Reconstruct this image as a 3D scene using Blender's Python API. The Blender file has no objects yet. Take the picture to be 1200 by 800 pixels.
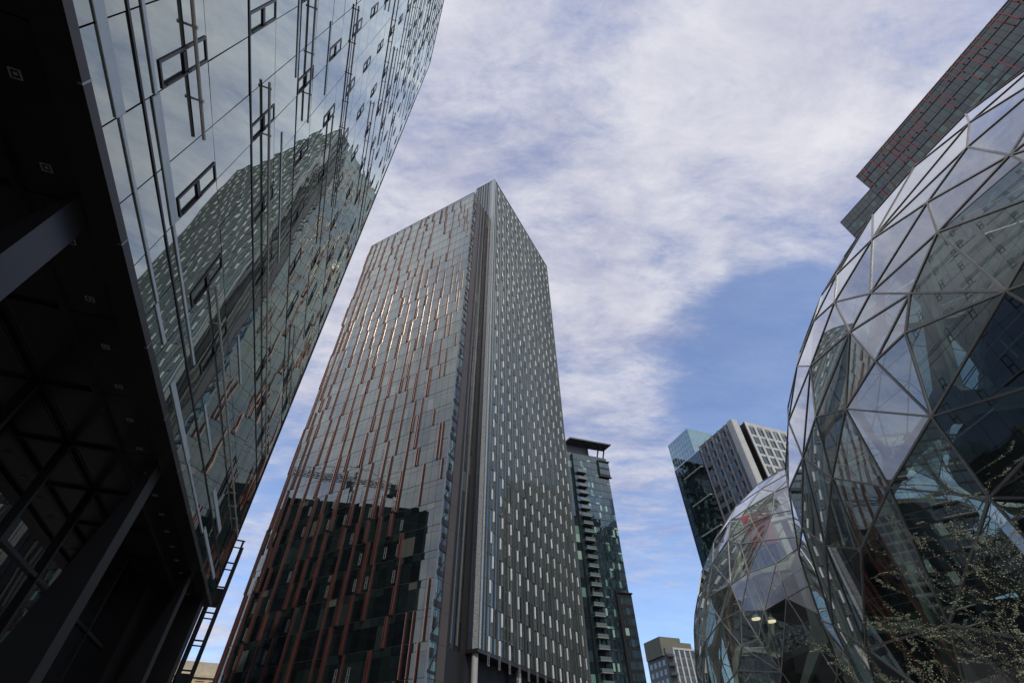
import bpy, bmesh, math, random
import numpy as np
from mathutils import Vector, Matrix
random.seed(7)
R = math.radians
E = 1.6                                     # eye height above the plaza
scene = bpy.context.scene
COL = scene.collection

# ------------------------------------------------------------------ helpers
def link(name, me, parent=None):
    o = bpy.data.objects.new(name, me); COL.objects.link(o)
    if parent is not None: o.parent = parent
    return o
def empty(name, loc=(0, 0, 0)):
    o = bpy.data.objects.new(name, None); COL.objects.link(o); o.location = loc
    o.empty_display_size = 1.0
    return o
def tag(o, label=None, cat=None, group=None, kind=None):
    if label: o['label'] = label
    if cat: o['category'] = cat
    if group: o['group'] = group
    if kind: o['kind'] = kind
    return o
class MB:
    """collects quads / boxes / tubes and links them as ONE mesh"""
    def __init__(s): s.v = []; s.f = []
    def face(s, pts):
        b = len(s.v); s.v += [tuple(p) for p in pts]; s.f.append(tuple(range(b, b+len(pts))))
    def hexa(s, p):          # 8 points: bottom loop 0-3, top loop 4-7
        b = len(s.v); s.v += [tuple(q) for q in p]
        s.f += [tuple(b+i for i in q) for q in ((3,2,1,0),(4,5,6,7),(0,1,5,4),(1,2,6,5),(2,3,7,6),(3,0,4,7))]
    def tube(s, a, b, r, r2=None, n=6):
        a = Vector(a); b = Vector(b); r2 = r if r2 is None else r2
        d = (b-a)
        if d.length < 1e-6: return
        d.normalize(); t = Vector((0,0,1)) if abs(d.z) < .9 else Vector((1,0,0))
        x = d.cross(t).normalized(); y = d.cross(x)
        k = len(s.v)
        for (c, q) in ((a, r), (b, r2)):
            for i in range(n):
                an = 2*math.pi*i/n
                s.v.append(tuple(c + x*math.cos(an)*q + y*math.sin(an)*q))
        for i in range(n):
            j = (i+1) % n; s.f.append((k+i, k+j, k+n+j, k+n+i))
        s.f.append(tuple(k+i for i in reversed(range(n)))); s.f.append(tuple(k+n+i for i in range(n)))
    def bar(s, a, b, up, w, h):   # rectangular bar a->b ; up = local outward dir
        a = Vector(a); b = Vector(b); up = Vector(up).normalized(); d = (b-a).normalized()
        x = d.cross(up).normalized()*(w/2); y = up*(h/2)
        s.hexa([a-x-y, a+x-y, b+x-y, b-x-y, a-x+y, a+x+y, b+x+y, b-x+y])
    mi = None
    def build(s, name, mat, parent=None, smooth=False, org=None):
        me = bpy.data.meshes.new(name)
        v = s.v
        o_ = Vector((0,0,0))
        if org is not None:
            o_ = Vector(org); v = [(p[0]-o_.x, p[1]-o_.y, p[2]-o_.z) for p in v]
        me.from_pydata(v, [], s.f); me.update()
        for m_ in (mat if isinstance(mat, (list, tuple)) else [mat]): me.materials.append(m_)
        if s.mi: me.polygons.foreach_set('material_index', s.mi)
        if smooth:
            for p in me.polygons: p.use_smooth = True
        o = link(name, me, parent)
        if org is not None: o.location = o_
        return o
class Frame:
    """facade frame: u along the wall, w outwards, z up (all metres)"""
    def __init__(s, O, heading, outward):
        s.O = Vector((O[0], O[1], 0)); h = R(heading)
        s.u = Vector((math.sin(h), math.cos(h), 0)); h = R(outward)
        s.w = Vector((math.sin(h), math.cos(h), 0))
    def p(s, u, w, z): return s.O + s.u*u + s.w*w + Vector((0,0,z))
    def box(s, mb, u0, u1, w0, w1, z0, z1):
        mb.hexa([s.p(u0,w0,z0), s.p(u1,w0,z0), s.p(u1,w1,z0), s.p(u0,w1,z0),
                 s.p(u0,w0,z1), s.p(u1,w0,z1), s.p(u1,w1,z1), s.p(u0,w1,z1)])
    def quad(s, mb, u0, u1, w, z0, z1, tilt=0.0):
        a, b, c, d = [random.uniform(-tilt, tilt) for _ in range(4)]
        m = (a+b+c+d)*0
        # planar tilt: two slopes
        tu, tz = a, b
        mb.face([s.p(u0, w-tu-tz, z0), s.p(u1, w+tu-tz, z0), s.p(u1, w+tu+tz, z1), s.p(u0, w-tu+tz, z1)])
def elems_to_parts(name, elems, mat, parent, limit=100, cam=(0,0,E), label=None):
    """elems: list of MB. nearest `limit` become parts, the rest one stuff part"""
    c = Vector(cam)
    elems = sorted(elems, key=lambda m: (Vector(m.v[0])-c).length)
    out = []
    for m in elems[:limit]:
        out.append(m.build(name, mat, parent))
    rest = MB(); rest.mi = []
    for m in elems[limit:]:
        b = len(rest.v); rest.v += m.v; rest.mi += (m.mi or [0]*len(m.f)); rest.f += [tuple(b+i for i in f) for f in m.f]
    if rest.v:
        tag(rest.build(name, mat, parent), kind='stuff')
    return out

# ------------------------------------------------------------------ materials
def newmat(name):
    m = bpy.data.materials.new(name); m.use_nodes = True
    nt = m.node_tree
    return m, nt, nt.nodes['Principled BSDF']
def N(nt, t, **kw):
    n = nt.nodes.new(t)
    for k, v in kw.items(): setattr(n, k, v)
    return n
def plain(name, col, rough=.6, metal=0., var=.12, scale=1.5, bump=0., ior=1.5, dirt=0.):
    m, nt, b = newmat(name)
    tc = N(nt, 'ShaderNodeTexCoord'); no = N(nt, 'ShaderNodeTexNoise')
    no.inputs['Scale'].default_value = scale; no.inputs['Detail'].default_value = 6
    nt.links.new(tc.outputs['Object'], no.inputs['Vector'])
    mr = N(nt, 'ShaderNodeMapRange'); mr.inputs[1].default_value = .3; mr.inputs[2].default_value = .7
    mr.inputs[3].default_value = 1-var; mr.inputs[4].default_value = 1+var
    nt.links.new(no.outputs['Fac'], mr.inputs[0])
    geo = N(nt, 'ShaderNodeNewGeometry')
    mr2 = N(nt, 'ShaderNodeMapRange'); mr2.inputs[3].default_value = 1-dirt; mr2.inputs[4].default_value = 1+dirt
    nt.links.new(geo.outputs['Random Per Island'], mr2.inputs[0])
    mu = N(nt, 'ShaderNodeMath', operation='MULTIPLY'); nt.links.new(mr.outputs[0], mu.inputs[0]); nt.links.new(mr2.outputs[0], mu.inputs[1])
    vm = N(nt, 'ShaderNodeVectorMath', operation='SCALE'); vm.inputs[0].default_value = col[:3]
    nt.links.new(mu.outputs[0], vm.inputs['Scale']); nt.links.new(vm.outputs[0], b.inputs['Base Color'])
    b.inputs['Roughness'].default_value = rough; b.inputs['Metallic'].default_value = metal; b.inputs['IOR'].default_value = ior
    if bump:
        bp = N(nt, 'ShaderNodeBump'); bp.inputs['Strength'].default_value = bump; bp.inputs['Distance'].default_value = .02
        nt.links.new(no.outputs['Fac'], bp.inputs['Height']); nt.links.new(bp.outputs[0], b.inputs['Normal'])
    return m
def reflectance(nt, normal, f0, f1, pw):
    """coated double glazing: f0 head-on, rising towards grazing"""
    geo = N(nt, 'ShaderNodeNewGeometry'); dt = N(nt, 'ShaderNodeVectorMath', operation='DOT_PRODUCT')
    nt.links.new(normal, dt.inputs[0]); nt.links.new(geo.outputs['Incoming'], dt.inputs[1])
    ab = N(nt, 'ShaderNodeMath', operation='ABSOLUTE'); nt.links.new(dt.outputs['Value'], ab.inputs[0])
    su = N(nt, 'ShaderNodeMath', operation='SUBTRACT'); su.inputs[0].default_value = 1; nt.links.new(ab.outputs[0], su.inputs[1]); su.use_clamp = True
    po = N(nt, 'ShaderNodeMath', operation='POWER'); nt.links.new(su.outputs[0], po.inputs[0]); po.inputs[1].default_value = pw
    ma = N(nt, 'ShaderNodeMath', operation='MULTIPLY_ADD'); nt.links.new(po.outputs[0], ma.inputs[0]); ma.inputs[1].default_value = f1; ma.inputs[2].default_value = f0
    ma.use_clamp = True
    return ma.outputs[0]
def glass(name, cols, f0=.12, f1=.85, pw=2.0, wav=.02, wscale=.35, tint=(1,1,1), rough=.012):
    """opaque coated facade glass; cols: [(pos,(r,g,b))...] chosen per pane"""
    m, nt, b = newmat(name); nt.nodes.remove(b); out = nt.nodes['Material Output']
    geo = N(nt, 'ShaderNodeNewGeometry'); cr = N(nt, 'ShaderNodeValToRGB'); cr.color_ramp.interpolation = 'CONSTANT'
    el = cr.color_ramp.elements
    while len(el) > 1: el.remove(el[0])
    el[0].position = cols[0][0]; el[0].color = (*cols[0][1], 1)
    for p, c in cols[1:]:
        e = el.new(p); e.color = (*c, 1)
    nt.links.new(geo.outputs['Random Per Island'], cr.inputs[0])
    df = N(nt, 'ShaderNodeBsdfDiffuse'); nt.links.new(cr.outputs[0], df.inputs[0])
    gl = N(nt, 'ShaderNodeBsdfGlossy'); gl.inputs['Roughness'].default_value = rough; gl.inputs[0].default_value = (*tint, 1)
    tc = N(nt, 'ShaderNodeTexCoord'); no = N(nt, 'ShaderNodeTexNoise'); no.inputs['Scale'].default_value = wscale
    no.inputs['Detail'].default_value = 1.5
    nt.links.new(tc.outputs['Object'], no.inputs['Vector'])
    bp = N(nt, 'ShaderNodeBump'); bp.inputs['Strength'].default_value = 1; bp.inputs['Distance'].default_value = wav
    nt.links.new(no.outputs['Fac'], bp.inputs['Height']); nt.links.new(bp.outputs[0], gl.inputs['Normal'])
    mx = N(nt, 'ShaderNodeMixShader'); nt.links.new(reflectance(nt, bp.outputs[0], f0, f1, pw), mx.inputs[0])
    nt.links.new(df.outputs[0], mx.inputs[1]); nt.links.new(gl.outputs[0], mx.inputs[2]); nt.links.new(mx.outputs[0], out.inputs[0])
    return m
def clear_glass(name, tint, f0=.12, wav=.01, ws=.5, dirt=.12):
    m, nt, b = newmat(name); nt.nodes.remove(b); out = nt.nodes['Material Output']
    tr = N(nt, 'ShaderNodeBsdfTransparent'); tr.inputs[0].default_value = (*tint, 1)
    gl = N(nt, 'ShaderNodeBsdfGlossy'); gl.inputs['Roughness'].default_value = .012; gl.inputs[0].default_value = (.95,.97,1,1)
    tc = N(nt, 'ShaderNodeTexCoord'); no = N(nt, 'ShaderNodeTexNoise'); no.inputs['Scale'].default_value = ws; no.inputs['Detail'].default_value = 1
    nt.links.new(tc.outputs['Object'], no.inputs['Vector'])
    bp = N(nt, 'ShaderNodeBump'); bp.inputs['Distance'].default_value = wav; nt.links.new(no.outputs['Fac'], bp.inputs['Height'])
    nt.links.new(bp.outputs[0], gl.inputs['Normal'])
    mx = N(nt, 'ShaderNodeMixShader'); nt.links.new(reflectance(nt, bp.outputs[0], f0, .98, 1.9), mx.inputs[0])
    nt.links.new(tr.outputs[0], mx.inputs[1]); nt.links.new(gl.outputs[0], mx.inputs[2])
    # dust film
    df = N(nt, 'ShaderNodeBsdfDiffuse'); df.inputs[0].default_value = (.5,.52,.52,1)
    n2 = N(nt, 'ShaderNodeTexNoise'); n2.inputs['Scale'].default_value = .9; n2.inputs['Detail'].default_value = 8; n2.inputs['Distortion'].default_value = 1.2
    nt.links.new(tc.outputs['Object'], n2.inputs['Vector'])
    mr = N(nt, 'ShaderNodeMapRange'); mr.inputs[1].default_value = .45; mr.inputs[2].default_value = .75; mr.inputs[3].default_value = .01; mr.inputs[4].default_value = dirt
    nt.links.new(n2.outputs['Fac'], mr.inputs[0])
    m2 = N(nt, 'ShaderNodeMixShader'); nt.links.new(mr.outputs[0], m2.inputs[0]); nt.links.new(mx.outputs[0], m2.inputs[1]); nt.links.new(df.outputs[0], m2.inputs[2])
    nt.links.new(m2.outputs[0], out.inputs[0])
    return m

M = {}
M['lb_glass'] = glass('lb_glass', [(0,(.009,.012,.013)),(.3,(.016,.025,.024)),(.55,(.024,.038,.034)),(.72,(.010,.013,.014)),(.85,(.045,.065,.056)),(.95,(.014,.02,.02))], f0=.09, f1=1.02, pw=1.9, wav=.0045, wscale=.5, tint=(.90,1,.945))
M['t2_glass'] = glass('t2_glass', [(0,(.006,.009,.010)),(.3,(.009,.014,.014)),(.55,(.013,.02,.019)),(.75,(.005,.006,.007)),(.90,(.022,.030,.027)),(.97,(.08,.085,.07))], f0=.10, f1=.95, wav=.0025, wscale=.3, tint=(.92,1,.94))
M['t2r_glass'] = glass('t2r_glass', [(0,(.008,.012,.013)),(.4,(.014,.022,.022)),(.7,(.022,.03,.03)),(.92,(.05,.07,.06))], f0=.06, f1=.66, wav=.003, wscale=.3, tint=(.90,1,.94))
M['tr_glass'] = glass('tr_glass', [(0,(.02,.032,.033)),(.4,(.028,.042,.04)),(.72,(.025,.07,.055)),(.80,(.015,.024,.026)),(.93,(.06,.13,.095))], f0=.06, f1=.42, wav=.006, tint=(.94,1,1))
M['tr_green'] = glass('tr_green', [(0,(.015,.028,.026)),(.35,(.03,.06,.05)),(.55,(.05,.12,.09)),(.75,(.02,.03,.03)),(.85,(.07,.16,.11))], f0=.06, f1=.42, wav=.006)  # brighter green panes: room light put into the diffuse colour
M['t3_glass'] = glass('t3_glass', [(0,(.012,.022,.026)),(.4,(.02,.035,.04)),(.62,(.03,.055,.06)),(.83,(.14,.27,.22)),(.88,(.015,.022,.028)),(.955,(.32,.47,.38))], f0=.12, f1=.85, wav=.006, tint=(.80,.98,1))  # palest panes: lit rooms and blinds painted into the pane colour
M['fb_glass'] = glass('fb_glass', [(0,(.012,.018,.02)),(.5,(.02,.03,.032)),(.8,(.035,.06,.055)),(.93,(.10,.16,.13))], f0=.08, f1=.7, wav=.006, tint=(.85,.97,1))
M['teal_glass'] = glass('teal_glass', [(0,(.10,.20,.21)),(.5,(.12,.23,.24))], f0=.2, f1=.7, wav=.006, tint=(.8,.97,1))
M['green_glass'] = glass('green_glass', [(0,(.03,.07,.055)),(.3,(.06,.13,.10)),(.5,(.008,.012,.010)),(.68,(.12,.25,.19)),(.82,(.015,.02,.018))], f0=.05, f1=.4, wav=.01)
M['dark_glass'] = glass('dark_glass', [(0,(.006,.007,.008)),(.5,(.012,.014,.015))], f0=.05, f1=.45, wav=.01)
M['murk_glass'] = glass('murk_glass', [(0,(.006,.007,.008)),(.6,(.010,.012,.012)),(.94,(.05,.06,.05))], f0=.02, f1=.16, wav=.01)
M['blue_glass'] = glass('blue_glass', [(0,(.03,.04,.06)),(.5,(.04,.05,.075))], f0=.14, f1=.8, wav=.01)
M['joint'] = plain('joint_dark', (.012,.012,.013), .6)
M['bronze'] = plain('bronze_trim', (.035,.030,.028), .38, .3, .15, 3)
M['strip'] = plain('pale_cyan_ledge', (.66,.76,.78), .35, 0, .08, 2)
M['rod'] = plain('brushed_rod', (.72,.70,.62), .4, .1, .1, 4)
M['black'] = plain('black_soffit', (.018,.016,.015), .45, .0, .2, .8)
M['soffit'] = plain('brown_black_soffit', (.022,.018,.016), .30, .0, .25, .6)
M['pier'] = plain('pier_grey', (.034,.033,.034), .35, .2, .12, .7, bump=.1)
M['lamp_off'] = plain('downlight_trim', (.45,.43,.40), .4, .4)
M['redfin'] = plain('red_copper_fin', (.075,.018,.015), .45, .2, .2, .4, dirt=.3)
M['finedge'] = plain('copper_fin_edge', (.46,.31,.25), .2, .95, .1, .4, dirt=.4)
M['greyfin'] = plain('grey_fin', (.20,.22,.22), .28, .75, .12, .5, dirt=.15)
M['redpaint'] = plain('red_painted_fin', (.42,.075,.05), .45, 0, .12, .4, dirt=.25)
M['silverfin'] = plain('silver_fin', (.16,.17,.165), .38, .6, .1, .4, dirt=.15)
M['skyglint'] = plain('white_sky_glint', (.66,.67,.66), .35, 0, .06, 2, dirt=.35)
M['ventframe'] = plain('vent_frame', (.30,.30,.29), .35, .6)
M['brown'] = plain('brown_panel', (.08,.066,.058), .5, .1, .12, .3)
M['stripe'] = plain('pale_metal_line', (.24,.24,.23), .35, .6)
M['conc'] = plain('pale_concrete', (.38,.38,.36), .6, 0, .12, .6, bump=.2)
M['stone'] = plain('pale_stone', (.50,.50,.475), .6, 0, .08, .4, dirt=.05)
M['stone_shaded'] = plain('shaded_pale_stone', (.25,.255,.255), .6, 0, .08, .4)
M['stone_dark'] = plain('grey_stone', (.13,.14,.142), .6, 0, .1, .4)
M['balc'] = plain('balcony_slab', (.24,.24,.23), .6, 0, .1, 1)
M['balcglass'] = plain('balcony_screen', (.12,.16,.16), .1, 0, .1, 1, ior=1.8)
M['steel'] = plain('dark_steel', (.03,.03,.032), .45, .5, .2, 3)
M['mullion'] = plain('dome_mullion', (.34,.33,.30), .38, .35, .18, 1.2)
M['domesteel'] = plain('pale_green_steel', (.60,.66,.60), .5, 0, .1, .7)
M['slab'] = plain('interior_slab', (.13,.13,.12), .7, 0, .15, .5)
M['tan'] = plain('tan_brick', (.62,.47,.27), .8, 0, .14, .5, bump=.3)
M['tan_light'] = plain('tan_cornice', (.52,.46,.36), .8)
M['olive'] = plain('olive_panel', (.15,.15,.11), .7, 0, .1, .3)
M['bark'] = plain('bark', (.035,.028,.02), .85, 0, .3, 8, bump=.6)
M['paving'] = plain('paving', (.16,.155,.15), .8, 0, .15, .3, bump=.2)
M['asphalt'] = plain('asphalt', (.05,.05,.052), .85, 0, .2, .5)
M['crane'] = plain('crane_paint', (.07,.06,.05), .5)
M['membrane'] = plain('roof_membrane', (.2,.2,.2), .8)
M['perf'] = None
def perf_mat():
    m, nt, b = newmat('perforated_metal')
    tc = N(nt, 'ShaderNodeTexCoord'); vo = N(nt, 'ShaderNodeTexVoronoi'); vo.inputs['Scale'].default_value = 5.5
    nt.links.new(tc.outputs['Object'], vo.inputs['Vector'])
    cr = N(nt, 'ShaderNodeValToRGB'); e = cr.color_ramp.elements
    e[0].position = .25; e[0].color = (.06,.07,.07,1); e[1].position = .33; e[1].color = (.46,.48,.47,1)
    nt.links.new(vo.outputs['Distance'], cr.inputs[0]); nt.links.new(cr.outputs[0], b.inputs['Base Color'])
    b.inputs['Roughness'].default_value = .4; b.inputs['Metallic'].default_value = .3
    return m
M['perf'] = perf_mat()
def leaf_mat(name, a, b_):
    m, nt, b = newmat(name)
    geo = N(nt, 'ShaderNodeNewGeometry'); mx = N(nt, 'ShaderNodeMix', data_type='RGBA')
    mx.inputs['A'].default_value = (*a, 1); mx.inputs['B'].default_value = (*b_, 1)
    nt.links.new(geo.outputs['Random Per Island'], mx.inputs['Factor']); nt.links.new(mx.outputs['Result'], b.inputs['Base Color'])
    b.inputs['Roughness'].default_value = .55
    b.inputs['Transmission Weight'].default_value = 0
    return m
M['leaf'] = leaf_mat('bud_leaf', (.08,.10,.045), (.38,.40,.28))
M['plants'] = leaf_mat('indoor_plants', (.03,.06,.02), (.10,.15,.06))
def emit(name, col, st):
    m, nt, b = newmat(name)
    b.inputs['Base Color'].default_value = (*col, 1); b.inputs['Emission Color'].default_value = (*col, 1); b.inputs['Emission Strength'].default_value = st
    return m
M['lit'] = emit('lit_lamp', (1, .86, .62), 1.1)
M['pink'] = plain('pink_panel', (.55,.16,.18), .6)

# ------------------------------------------------------------------ ground
mb = MB(); mb.face([(-3000,-3000,-.02),(3000,-3000,-.02),(3000,3000,-.02),(-3000,3000,-.02)])
tag(mb.build('ground', M['asphalt']), kind='structure')
mb = MB(); mb.hexa([(-12,-60,-.015),(72,-60,-.015),(72,62,-.015),(-12,62,-.015),(-12,-60,.13-.13),(72,-60,0),(72,62,0),(-12,62,0)])
tag(mb.build('plaza', M['paving']), kind='structure')

# ------------------------------------------------------------------ left building (overhead glass facade)
HA = -21.03
LB = empty('glass_office_building', (-13, 10, 0))
tag(LB, 'glass office building overhead at left, mirror facade above a black soffit', 'office building')
LB_M = LB.matrix_world.copy()
def adopt(root):
    """children were built in world coordinates: cancel the root's offset"""
    inv = Matrix.Translation(-Vector(root.location))
    for ch in [o for o in COL.objects if o.parent is root]:
        ch.matrix_parent_inverse = inv
D0 = 4.38
F = Frame((0, 0), HA, HA+90)              # w outward = to the right; facade plane at w=-D0
def lbp(s, n, z): return F.p(s, -n, z+E)
def lbox(mb, s0, s1, n0, n1, z0, z1): F.box(mb, s0, s1, -n1, -n0, z0+E, z1+E)
S0, S1, ZB, ZT = -21.66, 25.2, 6.5, 88.6
mb = MB(); lbox(mb, S0, S1, D0+.06, 30, ZB+.12, ZT); mb.build('body', M['joint'], LB)
# panes
seams = [3.0+1.2333*j for j in range(-20, 19)]
zj = [6.58, 7.75, 9.95]
for k in range(1, 22): zj += [8.3+3.65*k, 9.95+3.65*k]
zj = [z for z in zj if z < ZT] + [ZT]
mb = MB()
skipv = set()
for i in range(len(seams)-1):
    z_i = 0
    for j in range(len(zj)-1):
        g = .012
        F.quad(mb, seams[i]+g, seams[i+1]-g, -D0, zj[j]+E+g, zj[j+1]+E-g, .0030)
mb.build('facade_glass', M['lb_glass'], LB)
# side wall panes at s=S1 (seen in reflections) and back
Fs = Frame(lbp(S1, D0, 0).xy, HA-90, HA)
mb = MB()
for i in range(17):
    for k in range(22): Fs.quad(mb, i*1.5+.02, i*1.5+1.48, .06, ZB+E+.1+3.65*k, ZB+E+3.65*(k+1), .004)
mb.build('end_wall_glass', M['dark_glass'], LB)
# dark thicker joint lines proud of the glass
mb = MB()
lbox(mb, S0, S1, D0-.02, D0+.05, 7.72, 7.77)
lbox(mb, S0, S1, D0-.02, D0+.05, 11.91, 11.97)
for k in (2, 4, 7, 10, 13, 16, 19): lbox(mb, S0, S1, D0-.015, D0+.05, 8.3+3.65*k-.02, 8.3+3.65*k+.02)
mb.build('joint_line', M['black'], LB)
mb = MB(); lbox(mb, S0, S1+.05, D0-.10, D0+.30, 6.40, 6.57); lbox(mb, S1+.062, S1+.12, D0-.05, D0+.2, ZB, ZT)
mb.build('edge_trim', M['bronze'], LB)
for s in np.arange(S0+.5, S1, 2.467):
    mb = MB(); lbox(mb, float(s), float(s)+.03, D0-.104, D0-.05, 6.39, 6.575); mb.build('trim_joint', M['ventframe'], LB)
# roof coping
mb = MB(); lbox(mb, S0, S1+.1, D0-.05, D0+.4, ZT+.01, ZT+.35); mb.build('coping', M['bronze'], LB)
# operable window units
def vent_mb(s, z, w=.44, h=1.62):
    f = MB(); t = .05; a, b = -D0+.006, -D0+.022
    F.box(f, s-w, s-w+t, a, b, z+E, z+h+E); F.box(f, s-t, s, a, b, z+E, z+h+E)
    F.box(f, s-w+t, s-t, a, b, z+E, z+t+E); F.box(f, s-w+t, s-t, a, b, z+h-t+E, z+h+E)
    return f
def vent_bar(s, z, w=.44, h=1.62):
    f = MB(); F.box(f, s-w+.055, s-.055, -D0+.004, -D0+.03, z+.74+E, z+.86+E)
    F.box(f, s-.06, s-.035, -D0+.023, -D0+.05, z+.1+E, z+.9+E)
    return f
vents = []
random.seed(11)
for k in range(22):
    for j in range(-6, 9):
        s = 4.22+2.467*j; z = 8.3+3.65*k
        if s > S1-.2: continue
        known = (k == 0 and j in (0, 1)) or (k == 1 and j in (0, 1))
        if not known and random.random() < (.12 if k < 6 else .18): continue
        if k == 0 and j > 2 and random.random() < .6: continue
        if k % 2 == 1 and j > 1: s += 0.0
        vents.append((s, z))
vents.sort(key=lambda q: (q[0]**2 + (q[1])**2))
rest = MB(); restb = MB()
for i, (s, z) in enumerate(vents):
    if i < 100:
        o = vent_mb(s, z).build('window', M['bronze'], LB)
        vent_bar(s, z).build('window_bar', M['black'], o)
    else:
        for mbx, src in ((rest, vent_mb(s, z)), (rest, vent_bar(s, z))):
            b = len(mbx.v); mbx.v += src.v; mbx.f += [tuple(b+i_ for i_ in f) for f in src.f]
tag(rest.build('window', M['bronze'], LB), kind='stuff')
# metal rods on standoffs
def rod(s0, s1, z, r=.034, off=.10):
    m = MB(); m.tube(lbp(s0, D0-off, z), lbp(s1, D0-off, z), r, n=8)
    s = s0+.15
    while s < s1:
        m.tube(lbp(s, D0-off, z), lbp(s, D0, z-.0), .022, n=5)
        m.tube(lbp(s, D0-off-.055, z), lbp(s, D0-off+.03, z), .034, n=6)
        s += 1.2333
    m.build('rod', M['rod'], LB)
rod(-9, 5.47, 9.33); rod(9.25, 24.95, 9.3); rod(5.46, 24.0, 12.9, .036); rod(5.5, 15.0, 22.93); rod(-8, 7.9, 16.6); rod(8.9, 15.6, 20.3); rod(-6, 3.9, 20.3)
random.seed(5)
rods = [(12.8,24.9,16.6),(15.1,24.5,16.62-3.65*0+3.65),(-4,9.1,23.9+2.7)]
for k in range(5, 21):
    z = 9.33+3.65*k
    s = random.uniform(-8, 4)
    while s < 24:
        L = random.choice([4.93, 7.4, 9.87, 12.3]);
        if s+L > 25: break
        if random.random() < .62: rod(s, s+L, z, .032)
        s += L + random.choice([2.467, 4.93])
rod(17.8, 24.9, 16.6)
# pale ledges
def ledge(s0, s1, z0, z1):
    m = MB(); lbox(m, s0, s1, D0-.024, D0-.004, z0, z1); m.build('ledge', M['strip'], LB)
ledge(-9, 4.22, 7.03, 7.25); ledge(4.23, 7.9, 7.09, 7.16); ledge(7.92, 9.1, 7.03, 7.13); ledge(10.4, 14.0, 6.98, 7.16); ledge(14.05, 18.9, 7.0, 7.08); ledge(18.9, 24, 7.1, 7.25)
ledge(-8, 4.22, 8.06, 8.14); ledge(4.24, 6.68, 7.98, 8.20); ledge(6.7, 10.9, 8.0, 8.08); ledge(12.9, 15.4, 8.2, 8.3); ledge(17.8, 21.4, 8.0, 8.2)
random.seed(21)
for k in range(1, 21):
    s = -9+random.random()*3
    while s < 19:
        L = random.choice([2.467, 3.7, 4.93, 7.4])
        if random.random() < .40:
            z = 8.03+3.65*k - random.choice([0, 0, 1.1]); ledge(s, min(s+L, 25.1), z, z+random.choice([.08, .11]))
        s += L + random.choice([1.233, 2.467])
# soffit, piers, recessed glass wall
mb = MB()
nj = [D0+.3, 4.7+.80, 6.5, 7.6, 9.2, 12, 16, 22, 30]
ss = np.arange(S0, S1, 2.467)
for a, b in zip(nj[:-1], nj[1:]):
    for s in ss:
        lbox(mb, float(s)+.012, min(float(s)+2.467, S1)-.012, a+.012, b-.012, ZB-.02, ZB+.04)
mb.build('soffit_panels', M['soffit'], LB)
mb = MB(); lbox(mb, S0, S1, D0+.31, 30, ZB+.05, ZB+.11); mb.build('soffit_backing', M['joint'], LB)
mb = MB(); lbox(mb, S0, S1, 5.47, 5.57, ZB-.10, ZB-.025)
for s in np.arange(S0, S1, 2.467): lbox(mb, float(s)-.04, float(s)+.04, 5.58, 6.9, ZB-.09, ZB-.025)
mb.build('soffit_track', M['black'], LB)
for s in [7.52+1.268*k for k in range(-7, 15)]:
    if s > S1: continue
    f = MB()
    a, t = .065, .014
    for q in ((s-a, s+a, 5.07-a, 5.07-a+t), (s-a, s+a, 5.07+a-t, 5.07+a), (s-a, s-a+t, 5.07-a+t, 5.07+a-t), (s+a-t, s+a, 5.07-a+t, 5.07+a-t)):
        lbox(f, q[0], q[1], q[2], q[3], ZB-.035, ZB-.022)
    lbox(f, s-.02, s+.02, 5.05, 5.09, ZB-.03, ZB-.022)
    f.build('downlight', M['lamp_off'], LB)
for s1 in [5.82-8.1*1, 5.82, 13.67, 21.95-.1]:
    s0 = s1-.56; f = MB(); zt, zb = ZB-.03, -E
    nb = 4.72+(zt-zb)*.185
    f.hexa([lbp(s0,4.7,zb), lbp(s1,4.7,zb), lbp(s1,nb,zb), lbp(s0,nb,zb), lbp(s0,4.7,zt), lbp(s1,4.7,zt), lbp(s1,4.76,zt), lbp(s0,4.76,zt)])
    f.build('raking_pier', M['pier'], LB)
    f = MB()
    for z in (-.2, 3.1): lbox(f, s0-.004, s1+.004, 4.694, 4.72, z, z+.02)
# dark end wall of the podium
mb = MB(); lbox(mb, 24.2, 24.95, 4.52, 30, -E, ZB-.03); lbox(mb, 22.6, 24.19, 6.2, 30, -E, ZB-.03); mb.build('podium_end_wall', M['black'], LB)
# glass wall below soffit
mb = MB(); fr = MB()
for k, s in enumerate(np.arange(S0, S1-1, 2.467)):
    for z0, z1 in ((-E+.1, 1.4), (1.4, 4.2), (4.2, ZB-.05)):
        F.quad(mb, float(s)+.05, float(s)+2.417, -6.62, z0+E+.04, z1+E-.04, .004)
    lbox(fr, float(s)-.05, float(s)+.05, 6.52, 6.75, -E+.05, ZB-.03)
for z in (1.4, 4.2): lbox(fr, S0, S1-1, 6.55, 6.7, z-.045, z+.045)
mb.build('lobby_glazing', M['dark_glass'], LB); fr.build('lobby_mullions', M['black'], LB)
mb = MB(); lbox(mb, S0, S1-1, 6.76, 29.5, -E, ZB-.03); mb.build('lobby_core', M['joint'], LB)
adopt(LB)

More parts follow.
